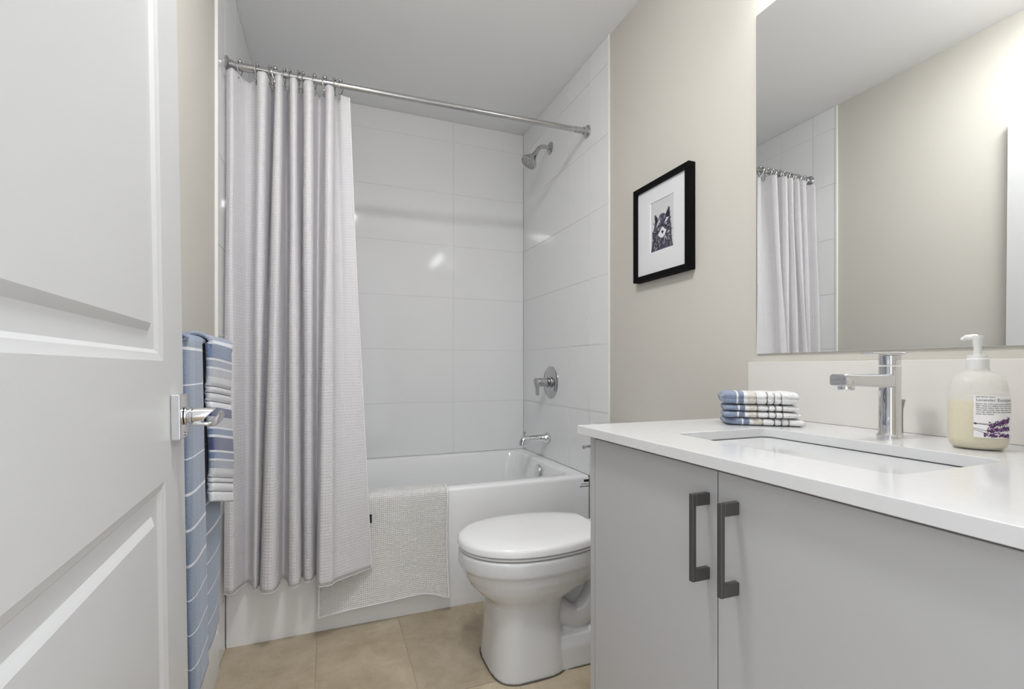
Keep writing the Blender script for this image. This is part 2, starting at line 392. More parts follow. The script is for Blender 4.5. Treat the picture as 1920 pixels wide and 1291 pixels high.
# ---------------------------------------------------------------- open door
DW, DT, DZ = 0.86, 0.035, 2.075
door_root = Matrix.Translation((-0.2215+0.0142, 0.2290, 0.012))
def door_leaf():
    bm = bmesh.new()
    def face(x, s, flip):
        P = []
        panels = [(0.14, DW-0.14, 1.019, 1.955), (0.14, DW-0.14, 0.20, 0.820)]
        ys = [0, 0.14, DW-0.14, DW]; zs = [0, 0.20, 0.820, 1.019, 1.955, DZ]
        V = {}
        for i, y in enumerate(ys):
            for j, z in enumerate(zs): V[i, j] = bm.verts.new((x, y, z))
        for i in range(3):
            for j in range(5):
                if i == 1 and j in (1, 3): continue
                bm.faces.new((V[i, j], V[i+1, j], V[i+1, j+1], V[i, j+1]))
        for j in (1, 3):
            y0, y1, z0, z1 = ys[1], ys[2], zs[j], zs[j+1]
            prev = [V[1, j], V[2, j], V[2, j+1], V[1, j+1]]
            for ins, dp in ((0.004, 0.0015), (0.012, 0.0035), (0.018, 0.0085), (0.046, 0.0095), (0.050, 0.0065), (0.058, 0.0025)):
                cur = [bm.verts.new((x-s*dp, a, b)) for a, b in ((y0+ins, z0+ins), (y1-ins, z0+ins), (y1-ins, z1-ins), (y0+ins, z1-ins))]
                for k in range(4): bm.faces.new((prev[k], prev[(k+1) % 4], cur[(k+1) % 4], cur[k]))
                prev = cur
            bm.faces.new(prev)
        return [V[0, 0], V[3, 0], V[3, 5], V[0, 5]], V, len(ys), len(zs)
    a, Va, ni, nj = face(0, 1, 0); b, Vb, _, _ = face(-DT, -1, 1)
    for i in range(ni-1):
        for j in (0, nj-1): bm.faces.new((Va[i, j], Va[i+1, j], Vb[i+1, j], Vb[i, j]))
    for j in range(nj-1):
        for i in (0, ni-1): bm.faces.new((Va[i, j], Va[i, j+1], Vb[i, j+1], Vb[i, j]))
    return bm
door = struct(obj('door_1', door_leaf(), M['doorp'], angle=12))
door['local'] = 1
door.matrix_basis = door_root @ Matrix.Rotation(R(2.6), 4, 'Z') @ Matrix.Rotation(R(-0.8), 4, 'Y')
# lever handle (local coordinates of the leaf: y towards the latch, x out of the face)
hy, hz = DW-0.066, 0.920
rose = obj('door_handle', boxm(0, 0.015, hy-0.036, hy+0.036, hz-0.040, hz+0.040), M['chrome'], door, bevel=0.0022)
rose['label'] = 'polished chrome lever handle on a square rose'
rose['local'] = 1
nk = bmesh.new()
revolve(nk, [(0.0165, 0.016), (0.0165, 0.019), (0.0135, 0.020), (0.0135, 0.0225), (0.0155, 0.0235), (0.0155, 0.0265), (0.0125, 0.0275), (0.0125, 0.029)], (0, hy, hz), 'X')
rings = []
for k in range(2):
    ring = []
    for q in range(24):
        t = 2*math.pi*q/24; yy, zz = 0.0145*math.cos(t), 0.0145*math.sin(t)
        ring.append(((0.029 if k == 0 else 0.051+zz*0.9), hy+yy*(1 if k == 0 else .9), hz+zz*(1 if k == 0 else .9)))
    rings.append(ring)
loft(nk, rings)
obj('neck', nk, M['chrome'], rose)
# lever: a flat bar under the neck that turns and runs back along the door
pth = crom([(0.028, hy-0.004, hz-0.0145), (0.040, hy-0.004, hz-0.0155), (0.052, hy-0.002, hz-0.0165), (0.057, hy+0.012, hz-0.016), (0.0585, hy+0.045, hz-0.0135), (0.059, hy+0.085, hz-0.0105), (0.059, hy+0.112, hz-0.009)], 5)
bm = bmesh.new(); rr = []
for i, (p, a, b) in enumerate(frames(pth)):
    f = i/(len(pth)-1); w = (0.004+0.0075*min(1, max(0, (f-0.3)*2.2)))*(1 if f < .93 else .6); h = 0.0038
    hor = Vector((b.x, b.y, 0)).normalized() if abs(b.z) < .9 else Vector((a.x, a.y, 0)).normalized()
    up = Vector((0, 0, 1))
    rr.append([p+up*(w*math.cos(t))+hor*(h*math.sin(t)) for t in [2*math.pi*k/14 for k in range(14)]])
loft(bm, rr); obj('lever', bm, M['chrome'], rose)
obj('thumb_turn', revm([(0.0035, 0.016), (0.0035, 0.018), (0.002, 0.0185)], (0, hy+0.004, hz-0.033), 'X', n=12), M['chromed'], rose)
for z in (0.22, 1.0, 1.85): obj('hinge', revm([(0.006, -0.045), (0.006, 0.045)], (0.004, -0.005, z), 'Z', n=12), M['chromed'], door)

# ---------------------------------------------------------------- bathtub
tub = thing('bathtub', (0.41, 2.39, 0), 'white alcove bathtub with plain flat apron under the shower curtain', 'bathtub')
bx0, bx1 = XL+0.0075, XR-0.0075
bm = bmesh.new()
def rr_(i0, i1, f, b, r, z): return at_z(rrect(bx0+i0, bx1-i1, YA+f, YB-0.002-b, r, 8), z)
loft(bm, [rr_(0, 0, .004, 0, .002, 0), rr_(0, 0, 0, 0, .002, 0.03), rr_(0, 0, 0, 0, .002, ZR-.016), rr_(0, 0, .0015, 0, .003, ZR-.008), rr_(.0, .0, .006, .0, .004, ZR-.002), rr_(.0, .0, .012, .0, .004, ZR),
          rr_(.06, .055, .066, .036, .07, ZR), rr_(.066, .061, .071, .042, .075, ZR-.003), rr_(.072, .066, .076, .047, .08, ZR-.012), rr_(.10, .085, .09, .06, .10, .36), rr_(.16, .11, .12, .085, .13, .18), rr_(.22, .14, .16, .12, .15, .125), rr_(.30, .20, .22, .18, .12, .11)], (True, True))
obj('shell', bm, M['acrylic'], tub, angle=40)
o = obj('overflow_cover', revm([(0.0, 0), (0.036, 0), (0.036, 0.004), (0.033, 0.010), (0.022, 0.014), (0, 0.015)], (0, 0, 0), 'X', n=28), M['chrome'], tub)
o.matrix_basis = Matrix.Translation((XR-0.0075-0.080, 2.395, 0.452)) @ Matrix.Rotation(R(180), 4, 'Z') @ Matrix.Rotation(R(-8), 4, 'Y')
o['label'] = 'chrome overflow cover'
bm = bmesh.new(); ya = YA-0.0006
def tq(x0, x1, z0, z1): box(bm, x0, x1, ya, YA+0.0002, z0, z1)
tq(1.137, 1.1635, ZR-0.028, ZR-0.0165)
o = obj('sticker', bm, M['tagk'], tub); o['label'] = 'small black sticker with print below it'
bm = bmesh.new()
for row, (xs, h) in enumerate(((1.122, .003), (1.116, .005))):
    x = xs; z = ZR-0.036-0.0105*row
    while x < 1.162:
        w = random.uniform(.002, .006); box(bm, x, min(x+w, 1.163), ya, YA+0.0002, z-h, z); x += w+.0015
obj('sticker_print', bm, M['nickel'], tub)

# ---------------------------------------------------------------- shower fittings on the right wall
TX = XR-0.006
sh = thing('shower_fixture', (TX, 2.41, 2.25), 'chrome shower head on a bent arm high on the tiled wall', 'shower fixture')
obj('flange', revm([(0, 0), (0.034, 0), (0.034, -0.003), (0.029, -0.008), (0.014, -0.011), (0.0, -0.011)], (TX, 2.41, 2.25), 'X'), M['chromed'], sh)
pa = crom([(TX-.005, 2.41, 2.25), (TX-.045, 2.41, 2.252), (TX-.072, 2.41, 2.240), (TX-.092, 2.41, 2.210)], 6)
obj('shower_arm', tubem(pa, 0.0105), M['chromed'], sh)
o = obj('shower_head', revm([(0, 0.012), (.0135, .012), (.0145, 0), (.0145, -.008), (.018, -.016), (.022, -.026), (.034, -.042), (.045, -.058), (.0475, -.066), (.046, -.072), (.043, -.0735), (0, -.0735)], (0, 0, 0), 'Z'), M['chromed'], sh)
HM = Matrix.Translation((TX-.094, 2.41, 2.205)) @ Matrix.Rotation(R(36), 4, 'Y')
o.matrix_basis = HM
bm = bmesh.new()
for rad, n in ((.012, 6), (.024, 12), (.036, 18)):
    for k in range(n):
        t = 2*math.pi*k/n; revolve(bm, [(.0022, -.073), (.0022, -.0755), (.001, -.0765)], (rad*math.cos(t), rad*math.sin(t), 0), 'Z', n=8)
o2 = obj('nozzles', bm, M['nickel'], sh); o2.matrix_basis = HM; o2['label'] = 'grey rubber spray nozzles'

vt = thing('shower_valve', (TX, 2.405, 0.94), 'round chrome shower valve plate with a lever handle', 'shower valve')
obj('escutcheon', revm([(0, 0), (.089, 0), (.089, -.003), (.084, -.007), (.05, -.0095), (.03, -.011), (0, -.011)], (TX, 2.405, 0.94), 'X', n=48), M['chromed'], vt)
obj('stem', revm([(.034, -.009), (.034, -.014), (.026, -.018), (.026, -.022), (.030, -.024), (.030, -.032), (.024, -.036), (.024, -.075), (.022, -.082), (0, -.083)], (TX, 2.405, 0.94), 'X'), M['chromed'], vt)
bm = bmesh.new()
loft(bm, [[(TX-.083+a, 2.405+b, z) for a, b in rrect(-.020*w, .006, -.011, .011, .004, 3)] for z, w in ((.962, 1), (.945, 1), (.925, .75), (.905, .45), (.868, .4))])
obj('handle', bm, M['chromed'], vt)
sp = thing('tub_spout', (TX, 2.43, 0.62), 'chrome tub spout with diverter knob above the tub', 'tub spout')
bm = bmesh.new(); revolve(bm, [(0, 0), (.029, 0), (.031, -.006), (.031, -.020), (.027, -.030), (.0215, -.040), (.0205, -.12), (.0225, -.135)], (TX, 2.43, 0.625), 'X')
tube(bm, crom([(TX-.125, 2.43, .625), (TX-.150, 2.43, .623), (TX-.160, 2.43, .612), (TX-.163, 2.43, .590)], 5), [.0212]*5+[.0225]*5+[.021]*5+[.020])
obj('spout_body', bm, M['chrome'], sp)
obj('diverter_knob', revm([(.003, .64), (.003, .656), (.0075, .658), (.0075, .664), (.004, .667)], (TX-.150, 2.43, 0), 'Z', n=16), M['chromed'], sp)

# ---------------------------------------------------------------- shower rod, rings and curtain
zr0, zr1, YR = 2.130, 2.155, 2.002
def rz(x): return zr0+(zr1-zr0)*(x-XL)/(XR-XL)
rod = thing('shower_rod', (0.41, YR, 2.14), 'long chrome shower curtain rod spanning the tub alcove', 'curtain rod')
obj('outer_tube', tubem([(XL+.012, YR, rz(XL)), (-.255, YR, rz(-.255))], .0148, n=24), M['rodm'], rod)
obj('inner_tube', tubem([(-.26, YR, rz(-.26)), (XR-.02, YR, rz(XR))], .0122, n=24), M['rodm'], rod)
obj('end_collar', tubem([(XR-.075, YR, rz(XR-.075)), (XR-.012, YR, rz(XR))], .0140, n=24), M['chromed'], rod)
for s, X in ((1, XL+.006), (-1, XR-.006)):
    obj('flange', revm([(0, 0), (.029, 0), (.030, s*.004), (.026, s*.008), (.019, s*.012), (.018, s*.024), (0, s*.024)], (X, YR, rz(X)), 'X'), M['chromed'], rod)

ringX = [-0.3011, -0.2448, -0.2020, -0.1835, -0.1528, -0.1341, -0.1028, -0.0873, -0.0461, -0.0088, 0.0268, 0.0495]
PTOP = [(-.3385, 1.968), (-.318, 1.95), (-.3011, 1.998), (-.275, 2.022), (-.2448, 2.0), (-.220, 1.935), (-.2020, 2.0), (-.194, 2.035), (-.1835, 2.0), (-.166, 1.935), (-.1528, 2.0), (-.143, 2.035), (-.1341, 2.0), (-.117, 1.935),
        (-.1028, 2.0), (-.095, 2.03), (-.0873, 2.0), (-.064, 1.93), (-.0461, 2.0), (-.028, 2.045), (-.0088, 2.0), (.008, 1.935), (.0268, 2.0), (.037, 2.022), (.0495, 2.0), (.0815, 1.99)]
# foot of the curtain: seen further out from the tub, spread to the right
import_bot = [(420, 1.90), (435, 1.885), (450, 1.93), (464, 1.962), (474, 1.92), (479, 1.89), (485, 1.93), (486.5, 1.945), (488, 1.895), (504, 1.85), (520, 1.88), (530, 1.958), (540, 1.92), (551, 1.865), (563, 1.89),
              (566, 1.95), (569, 1.93), (579, 1.895), (589, 1.93), (592, 1.955), (595, 1.87), (605, 1.835), (630, 1.862), (650, 1.885), (672, 1.910), (697, 1.940)]
PBOT = [(y*math.tan(0.3702+math.atan((u-960)/892.24)), y) for u, y in import_bot]
def plump(pts, top):
    out = []
    for i, p in enumerate(pts):
        if i in (5, 9, 13, 17) or (top and i == 21):
            a, b = pts[i-1], pts[i+1]; k = .68
            out.append((p[0]+(a[0]-p[0])*k, p[1]+(a[1]-p[1])*.22)); out.append((p[0], p[1]-.002)); out.append((p[0]+(b[0]-p[0])*k, p[1]+(b[1]-p[1])*.22))
        elif i == 21: out += [(p[0]-.012, p[1]+.004), p, (p[0]+.03, p[1]+.006)]
        else: out.append(p)
    return out
PTOP = plump(PTOP, True); PBOT = plump(PBOT, False)
NS = 7
a_ = crom([(x, y, 0) for x, y in PTOP], NS); b_ = crom([(x, y, 0) for x, y in PBOT], NS)
ztop, zbot = 2.098, 0.236
LEN = [0.0]
for p, q in zip(b_, b_[1:]): LEN.append(LEN[-1]+(q-p).length)
rows, uvs = [], []; NR = 90
for j in range(NR+1):
    t = j/NR; row = []; ur = []
    f = t**1.12
    for i in range(len(a_)):
        p = a_[i].lerp(b_[i], f)
        z = ztop+(zbot-ztop)*t
        if t < 0.05:     # the top edge hangs a little between the rings
            d = min(abs(a_[i].x-rx) for rx in ringX if True); z -= (1-t/0.05)*min(0.010, d*0.35)
        w = 0.004*math.sin(i*0.21+t*9)*math.sin(math.pi*min(1, t*1.4))
        row.append((p.x+w*0.4, p.y+w*0.6, z)); ur.append((LEN[i]*1.0, (1-t)*1.862))
    rows.append(row); uvs.append(ur)
me = grid_mesh('shower_curtain', rows, uvs)
cur = thing('shower_curtain', (-0.13, 1.95, 0.236), 'white waffle weave shower curtain gathered at the left of the tub', 'shower curtain')
o = link('cloth', me, M['curtain'], cur, angle=180)
sd = o.modifiers.new('thickness', 'SOLIDIFY'); sd.thickness = 0.0016; sd.offset = 0
# stitched side hem and foot hem
hm = bmesh.new()
edge = [Vector(r[-1]) for r in rows]
tube(hm, edge[::2], .0022, n=8)
foot = [Vector(r) for r in rows[-1]]
tube(hm, foot[::2], .0016, n=8)
obj('stitched_hem', hm, M['hemcloth'], cur)
jt = int(NR*0.895); pe = Vector(rows[jt][-1])
bm = boxm(pe.x, pe.x+0.011, pe.y-.001, pe.y+.001, pe.z-.033, pe.z)
o = obj('care_tag', bm, M['tagk'], cur); o['label'] = 'small black tag on the side hem'

def ring_bm():
    bm = bmesh.new(); pts = []
    for k in range(25):
        t = 2*math.pi*k/24
        y = 0.0185*math.cos(t); z = 0.0185*math.sin(t)
        pts.append((0, y, z))
    hook = [(0, -0.003, 0.021), (0, -0.016, 0.012), (0, -0.0175, -0.004), (0, -0.011, -0.019), (0, -0.005, -0.028), (0, -0.004, -0.036), (0, -0.012, -0.044), (0, -0.010, -0.054), (0, 0.000, -0.056), (0, 0.006, -0.047), (0, 0.006, -0.030), (0, 0.014, -0.014), (0, 0.0175, 0.002), (0, 0.013, 0.015), (0, 0.003, 0.021)]
    tube(bm, crom(hook, 4), .0021, n=8)
    for c, r in (((0, 0, .0215), .0078), ((0, -.012, -.0475), .0046), ((0, .007, -.036), .0044)): ball(bm, c, r)
    for v in bm.verts:            # turned slightly so that both wires show
        v.co.x += v.co.y*0.35
    return bm
proto = None
where = ['nearest the left wall and left end of the rod', 'second from the left, at the first fold']
for i, x in enumerate(ringX):
    if proto is None: o = proto = obj('curtain_ring', ring_bm(), M['chromed'])
    else: o = proto.copy(); COL.objects.link(o)
    o.location = (x, YR, rz(x)-0.0015); o.rotation_euler = (0, 0, R(random.uniform(-18, 18)))
    side = ['leftmost of the chrome curtain rings, alone by the left wall', 'second chrome curtain ring from the left, at the first fold', 'third chrome curtain ring from the left on the rod', 'fourth chrome curtain ring from the left on the rod', 'fifth chrome curtain ring from the left on the rod', 'sixth chrome curtain ring from the left on the rod',
            'sixth chrome curtain ring from the right on the rod', 'fifth chrome curtain ring from the right on the rod', 'fourth chrome curtain ring from the right on the rod', 'third chrome curtain ring from the right on the rod', 'second chrome curtain ring from the right, at the last fold', 'rightmost of the chrome curtain rings, at the free edge'][i]
    tag(o, side, 'curtain ring', 'ball topped curtain rings on the rod')

# ---------------------------------------------------------------- bath mat over the tub rim
bmx0, bmx1 = -0.03, 0.470
prof = [(2.090, .43), (2.086, .47), (2.072, .503), (2.048, .5155), (2.010, .5155), (1.990, .5135), (1.9775, .506), (1.972, .494), (1.9705, .47), (1.970, .40), (1.969, .32), (1.966, .24), (1.961, .17), (1.955, .12), (1.950, .085)]
pr = crom([(a, 0, b) for a, b in prof], 4); acc = [0]
for p, q in zip(pr, pr[1:]): acc.append(acc[-1]+(q-p).length)
rows, uvs = [], []
for j, p in enumerate(pr):
    f = acc[j]/acc[-1]; row, ur = [], []
    for i in range(49):
        s = i/48; x = bmx0+(bmx1-bmx0)*s
        lo = max(0, (0.5-p.z)/0.42)
        wy = lo*(-0.024*(1-s)**2 + 0.006*math.sin(s*9)) - 0.012*lo*lo*math.exp(-((s-1)/.10)**2)
        dz = -lo*0.018*(math.exp(-((s-1)/.12)**2)) - lo*0.004*math.sin(s*6) + lo*0.012*math.sin(s*math.pi)
        row.append((x+0.004*math.sin(f*7)*(s-.5), p.x+wy-0.0035, p.z+dz)); ur.append((x, acc[j]))
    rows.append(row); uvs.append(ur)
mt = thing('bath_mat', (0.22, 1.97, 0.51), 'white woven cotton bath mat draped over the tub rim', 'bath mat')
o = link('woven_mat', grid_mesh('woven_mat', rows, uvs), M['bathmat'], mt, angle=180)
sd = o.modifiers.new('thickness', 'SOLIDIFY'); sd.thickness = 0.007; sd.offset = 0
hb = bmesh.new()
for path in ([Vector(r[-1]) for r in rows], [Vector(r[0]) for r in rows], [Vector(q) for q in rows[-1]]): tube(hb, path, .0046, n=8)
obj('bound_edge', hb, M['hemcloth'], mt)

# ---------------------------------------------------------------- towel bar and towels on the left wall
BX, BZ = -0.288, 1.072
bar = thing('towel_bar', (XL, 1.40, BZ), 'chrome towel bar on the left wall behind the door', 'towel bar')
obj('bar', tubem([(BX, 1.100, BZ), (BX, 1.715, BZ)], .0085, n=20), M['chromed'], bar)
for y in (1.102, 1.700):
    bm = bmesh.new(); revolve(bm, [(0, 0), (.022 if y > 1.2 else .0115, 0), (.022 if y > 1.2 else .0115, .007), (.0095, .010), (.009, .055), (.0, .055)], (XL, y, BZ), 'X')
    tube(bm, [(BX, y-.009, BZ), (BX, y+.009, BZ)], .0105, n=20)
    obj('post', bm, M['chromed'], bar)

def drape(name, y0, y1, xf, zt, zb, tfun, m, parent, thick=0.008, back=0.35, ny=26, sag=0.0, bulge=None, rad=0.012, lean=0.0):
    """cloth hanging over the bar: front panel at x=xf from zt to zb, over the bar and down behind"""
    xb = BX-rad-0.004
    prof = []
    nz = 90
    for k in range(nz+1): prof.append((xf, zb+(zt-rad-zb)*k/nz, 1))
    L0 = zt-zb
    for k in range(1, 12):
        t = math.pi*k/12; cx = (xf+xb)/2; r = (xf-xb)/2
        prof.append((cx+r*math.cos(t), zt-rad+rad*math.sin(t), 0))
    for k in range(14): prof.append((xb, zt-rad-(zt-rad-back-zb*0)*k/13, 0))
    acc = [0]
    for p, q in zip(prof, prof[1:]): acc.append(acc[-1]+math.hypot(q[0]-p[0], q[1]-p[1]))
    rows, uvs = [], []
    for j, (x, z, fr) in enumerate(prof):
        row, ur = [], []
        for i in range(ny+1):
            s = i/ny; y = y0+(y1-y0)*s
            lo = (zt-z)/(zt-zb)
            dx = tfun(s, lo) if fr else 0
            e = 0.006*(math.exp(-s/.06)+math.exp(-(1-s)/.06))*(-1 if fr else 1)
            zz = z-(sag*s*lo if fr else 0)
            yy = y+(lo*lean if fr else 0)
            row.append((x+dx+e, yy, zz)); ur.append((s, acc[j]/L0))
        rows.append(row); uvs.append(ur)
    o = link(name, grid_mesh(name, rows, uvs), m, parent, angle=180)
    sd = o.modifiers.new('thickness', 'SOLIDIFY'); sd.thickness = thick; sd.offset = -1 if False else 0
    return o
BL, WH = (0.225, 0.285, 0.395), (0.74, 0.76, 0.80)
# bath towel: thin white lines about every 7.5 cm
zt, zb = 1.088, 0.315
st = [(0.0, BL)]
for k in range(12):
    c = (1.019+(689.6-659)/892*1.105-0.075*k) - zb
    c /= (zt-zb)
    if 0.02 < c < 1.0: st.append((c-0.0028, WH)); st.append((c+0.0028, BL))
st.sort(key=lambda q: q[0])
M['bluetowel'] = stripe_mat('blue_terry_towel', 1, st, streak=0.12)
bt = thing('bath_towel', (BX, 1.33, zt), 'large blue bath towel with thin white lines, hanging behind the door handle', 'towel')
drape('rear_fold', 1.116, 1.53, -0.2745, zt-.001, zb+.01, lambda s, lo: -0.003*lo+0.004*math.sin(s*8+lo*3)*lo, M['bluetowel'], bt, thick=.006, lean=.02)
drape('front_fold', 1.116, 1.265, -0.2655, zt+.001, zb, lambda s, lo: 0.0015*math.sin(s*6)*lo, M['bluetowel'], bt, thick=.008, lean=.07, rad=.014)
# hand towel: bands of blue, navy, lilac grey and off-white
c_n, c_b, c_gb, c_l, c_w, c_p, c_d = (0.055, 0.075, 0.19), (0.17, 0.23, 0.37), (0.34, 0.38, 0.47), (0.50, 0.51, 0.57), (0.78, 0.80, 0.84), (0.68, 0.69, 0.73), (0.12, 0.13, 0.18)
ypx = [(115, c_gb), (160, c_w), (180, c_b), (270, c_w), (284, c_gb), (328, c_w), (340, c_l), (390, c_p), (448, c_d), (456, c_p), (490, c_d), (500, c_p), (545, c_d), (554, c_w), (590, c_n), (652, c_l), (718, c_w), (730, c_b), (772, c_w), (786, c_n), (874, c_w), (888, c_b), (928, c_w), (940, c_gb), (992, c_p), (1048, c_d), (1057, c_w), (1085, c_d), (1094, c_w), (1143, c_d), (1152, c_w)]
tot = 1215-115
stops = []
seq = [(y-115)/tot for y, _ in ypx]+[1.0]
for k in range(len(ypx)-1, -1, -1): stops.append((max(0, 1-seq[k+1]), ypx[k][1]))
stops = stops[:32]
M['striped'] = stripe_mat('striped_terry_towel', 1, stops, streak=0.05, bump=0.0018)
dark_t = [1-(y-115)/tot for y in (452, 495, 549, 1052, 1089, 1147)]
def hbulge(s, lo):
    v = 1-lo
    g = sum(-0.0045*math.exp(-((v-d)/.010)**2) for d in dark_t)
    return 0.0015+0.0015*math.sin(lo*11)+g*.7+0.0012*math.sin(s*5+lo*2)
ht = thing('hand_towel', (BX, 1.47, 1.105), 'blue, navy and white striped hand towel at the far end of the towel bar', 'towel')
drape('terry_cloth', 1.258, 1.525, -0.2515, 1.098, 0.706, hbulge, M['striped'], ht, thick=.009, back=.75, rad=.025, lean=.04, sag=.07)

# ---------------------------------------------------------------- toilet
TY = 1.555
tl = thing('toilet', (0.75, TY, 0), 'white toilet with closed lid between bathtub and vanity', 'toilet')
bm = bmesh.new()
def er(x0, x1, w, z, e=2.3, n=48):     # ring from x0 (front) to x1 (back), half width w
    c = x0+(x1-x0)*0.45; return [(px, py, z) for px, py in sell(c, TY, x1-c, w, e, n, a2=c-x0)]
loft(bm, [er(.507, .78, .142, .0, 3.4), er(.509, .78, .140, .03, 3.4), er(.514, .77, .135, .10, 3.2), er(.517, .76, .131, .16, 3.0), er(.515, .77, .131, .215, 2.8), er(.509, .78, .134, .235, 2.6), er(.494, .81, .142, .250, 2.4), er(.473, .85, .155, .268, 2.3),
          er(.450, .90, .167, .292, 2.25), er(.434, .93, .1745, .320, 2.2), er(.425, .94, .1785, .348, 2.2), er(.4165, .94, .1825, .355, 2.2), er(.4155, .94, .183, .375, 2.2), er(.4175, .94, .182, .398, 2.2), er(.421, .94, .178, .404, 2.2)])
# rear foot, tank deck and trapway
loft(bm, [er(.64, .98, .125, .0, 3.6), er(.64, .98, .122, .07, 3.6), er(.64, .975, .112, .105, 3.4), er(.66, .96, .07, .12, 3)])
loft(bm, [er(.86, 1.15, .11, .34, 4), er(.84, 1.155, .15, .375, 4), er(.84, 1.155, .155, .404, 4)])
loft(bm, [er(.70, 1.05, .035, .05, 3), er(.70, 1.08, .04, .36, 3)])
for s in (-1, 1):
    tube(bm, crom([(.70, TY+s*.035, .24), (.77, TY+s*.055, .165), (.83, TY+s*.060, .145), (.885, TY+s*.060, .19), (.93, TY+s*.055, .27), (1.0, TY+s*.05, .34)], 6), [.040]*10+[.042]*12+[.045]*9, n=18)
for s in (-1, 1):   # shoulder running from the bowl down to the rear foot
    tube(bm, crom([(.70, TY+s*.11, .30), (.78, TY+s*.105, .305), (.90, TY+s*.10, .325), (1.0, TY+s*.08, .36)], 6), [.030]*19, n=16)
o = obj('bowl', bm, M['porcelain'], tl, angle=180)
rm = o.modifiers.new('fuse', 'REMESH'); rm.mode = 'VOXEL'; rm.voxel_size = 0.0045; rm.use_smooth_shade = True
sm = o.modifiers.new('soften', 'SMOOTH'); sm.factor = 0.6; sm.iterations = 4
bm = bmesh.new(); loft(bm, [er(.5045, .784, .1445, .0, 3.4), er(.5045, .784, .1445, .0022, 3.4)]); loft(bm, [er(.70, .983, .1275, .0, 3.6), er(.70, .983, .1275, .0020, 3.6)])  # thin dark brown ring around the foot of the toilet
obj('foot_ring', bm, M['footdark'], tl)
def seatring(x0, w, z, e=2.15, xb=.905): 
    out = []
    for px, py in sell(.66, TY, .30, w, e, 64, a2=.66-x0): out.append((min(px, xb), py, z))
    return out
bm = bmesh.new(); loft(bm, [seatring(.424, .176, .4065), seatring(.419, .181, .409), seatring(.419, .181, .4135), seatring(.424, .177, .4155)])
obj('seat', bm, M['lid'], tl, angle=50)
bm = bmesh.new(); loft(bm, [seatring(.420, .180, .4185), seatring(.4135, .1855, .4215), seatring(.4135, .1855, .436), seatring(.419, .181, .4455), seatring(.437, .167, .4505), seatring(.50, .11, .4535), seatring(.58, .05, .4545)])
obj('lid', bm, M['lid'], tl, angle=50)
obj('seat_gasket', (lambda b: (loft(b, [seatring(.432, .168, .4145), seatring(.432, .168, .4195)]), b)[1])(bmesh.new()), M['nickel'], tl)
for s in (-1, 1): obj('seat_hinge', tubem([(.915, TY+s*.075-.02, .424), (.915, TY+s*.075+.02, .424)], .012, n=14), M['lid'], tl)
bm = bmesh.new(); loft(bm, [at_z(rrect(1.045, 1.163, TY-.165, TY+.165, .03), .404), at_z(rrect(1.035, 1.165, TY-.18, TY+.18, .035), .45), at_z(rrect(1.025, 1.165, TY-.187, TY+.187, .035), .60), at_z(rrect(1.02, 1.165, TY-.19, TY+.19, .035), .755)])
obj('tank', bm, M['porcelain'], tl, angle=50)
bm = bmesh.new(); loft(bm, [at_z(rrect(1.013, 1.168, TY-.197, TY+.197, .035), .756), at_z(rrect(1.010, 1.168, TY-.20, TY+.20, .038), .765), at_z(rrect(1.010, 1.168, TY-.20, TY+.20, .038), .782), at_z(rrect(1.02, 1.168, TY-.19, TY+.19, .035), .790)])
obj('tank_lid', bm, M['porcelain'], tl, angle=50)
bm = bmesh.new(); revolve(bm, [(0, -.002), (.013, -.002), (.013, .012), (0, .013)], (1.012, TY+.13, .70), 'X', n=18)
tube(bm, crom([(1.004, TY+.13, .70), (.998, TY+.15, .698), (.996, TY+.185, .690)], 4), [.006]*8+[.008], n=10)
obj('flush_lever', bm, M['chromed'], tl)
for s in (-1, 1): obj('bolt_cap', revm([(.013, .100), (.012, .112), (.007, .118), (0, .119)], (.86, TY+s*.10, 0), 'Z', n=16), M['plastic'], tl)

# ---------------------------------------------------------------- vanity
VX, VY0, VY1 = 0.585, 0.206, 0.990
va = thing('vanity_cabinet', (0.87, 0.60, 0), 'light grey two-door bathroom vanity cabinet with dark handles', 'cabinet')
bm = bmesh.new()
box(bm, VX, XR-.001, VY1-.0185, VY1, 0, .8605); box(bm, VX, XR-.001, VY0, VY0+.0185, 0, .8605)
box(bm, VX+.021, XR-.001, VY0+.0185, VY1-.0185, .09, .108); box(bm, VX+.06, VX+.078, VY0+.0185, VY1-.0185, 0, .09)
box(bm, VX+.021, VX+.035, VY0+.0185, VY1-.0185, .80, .8605); box(bm, XR-.02, XR-.001, VY0+.0185, VY1-.0185, .09, .86)
obj('carcass', bm, M['laminate'], va, bevel=.0008)
for k, (y0, y1, hyy) in enumerate(((.5945, VY1-.0215, .613), (VY0+.0195, .5915, .5535))):
    d = obj('door', boxm(VX-.001, VX+.018, y0, y1, .095, .8535), M['laminate'], va, bevel=.0012)
    bm = bmesh.new()
    z0, z1, t = .6735, .8155, .0092
    box(bm, VX-.037, VX-.0295, hyy-t/2, hyy+t/2, z0, z1)
    box(bm, VX-.0295, VX-.0012, hyy-t/2, hyy+t/2, z1-.020, z1); box(bm, VX-.0295, VX-.0012, hyy-t/2, hyy+t/2, z0, z0+.020)
    h = obj('handle', bm, M['nickel'], d, bevel=.0012)
    h['label'] = 'dark gunmetal bar handle'

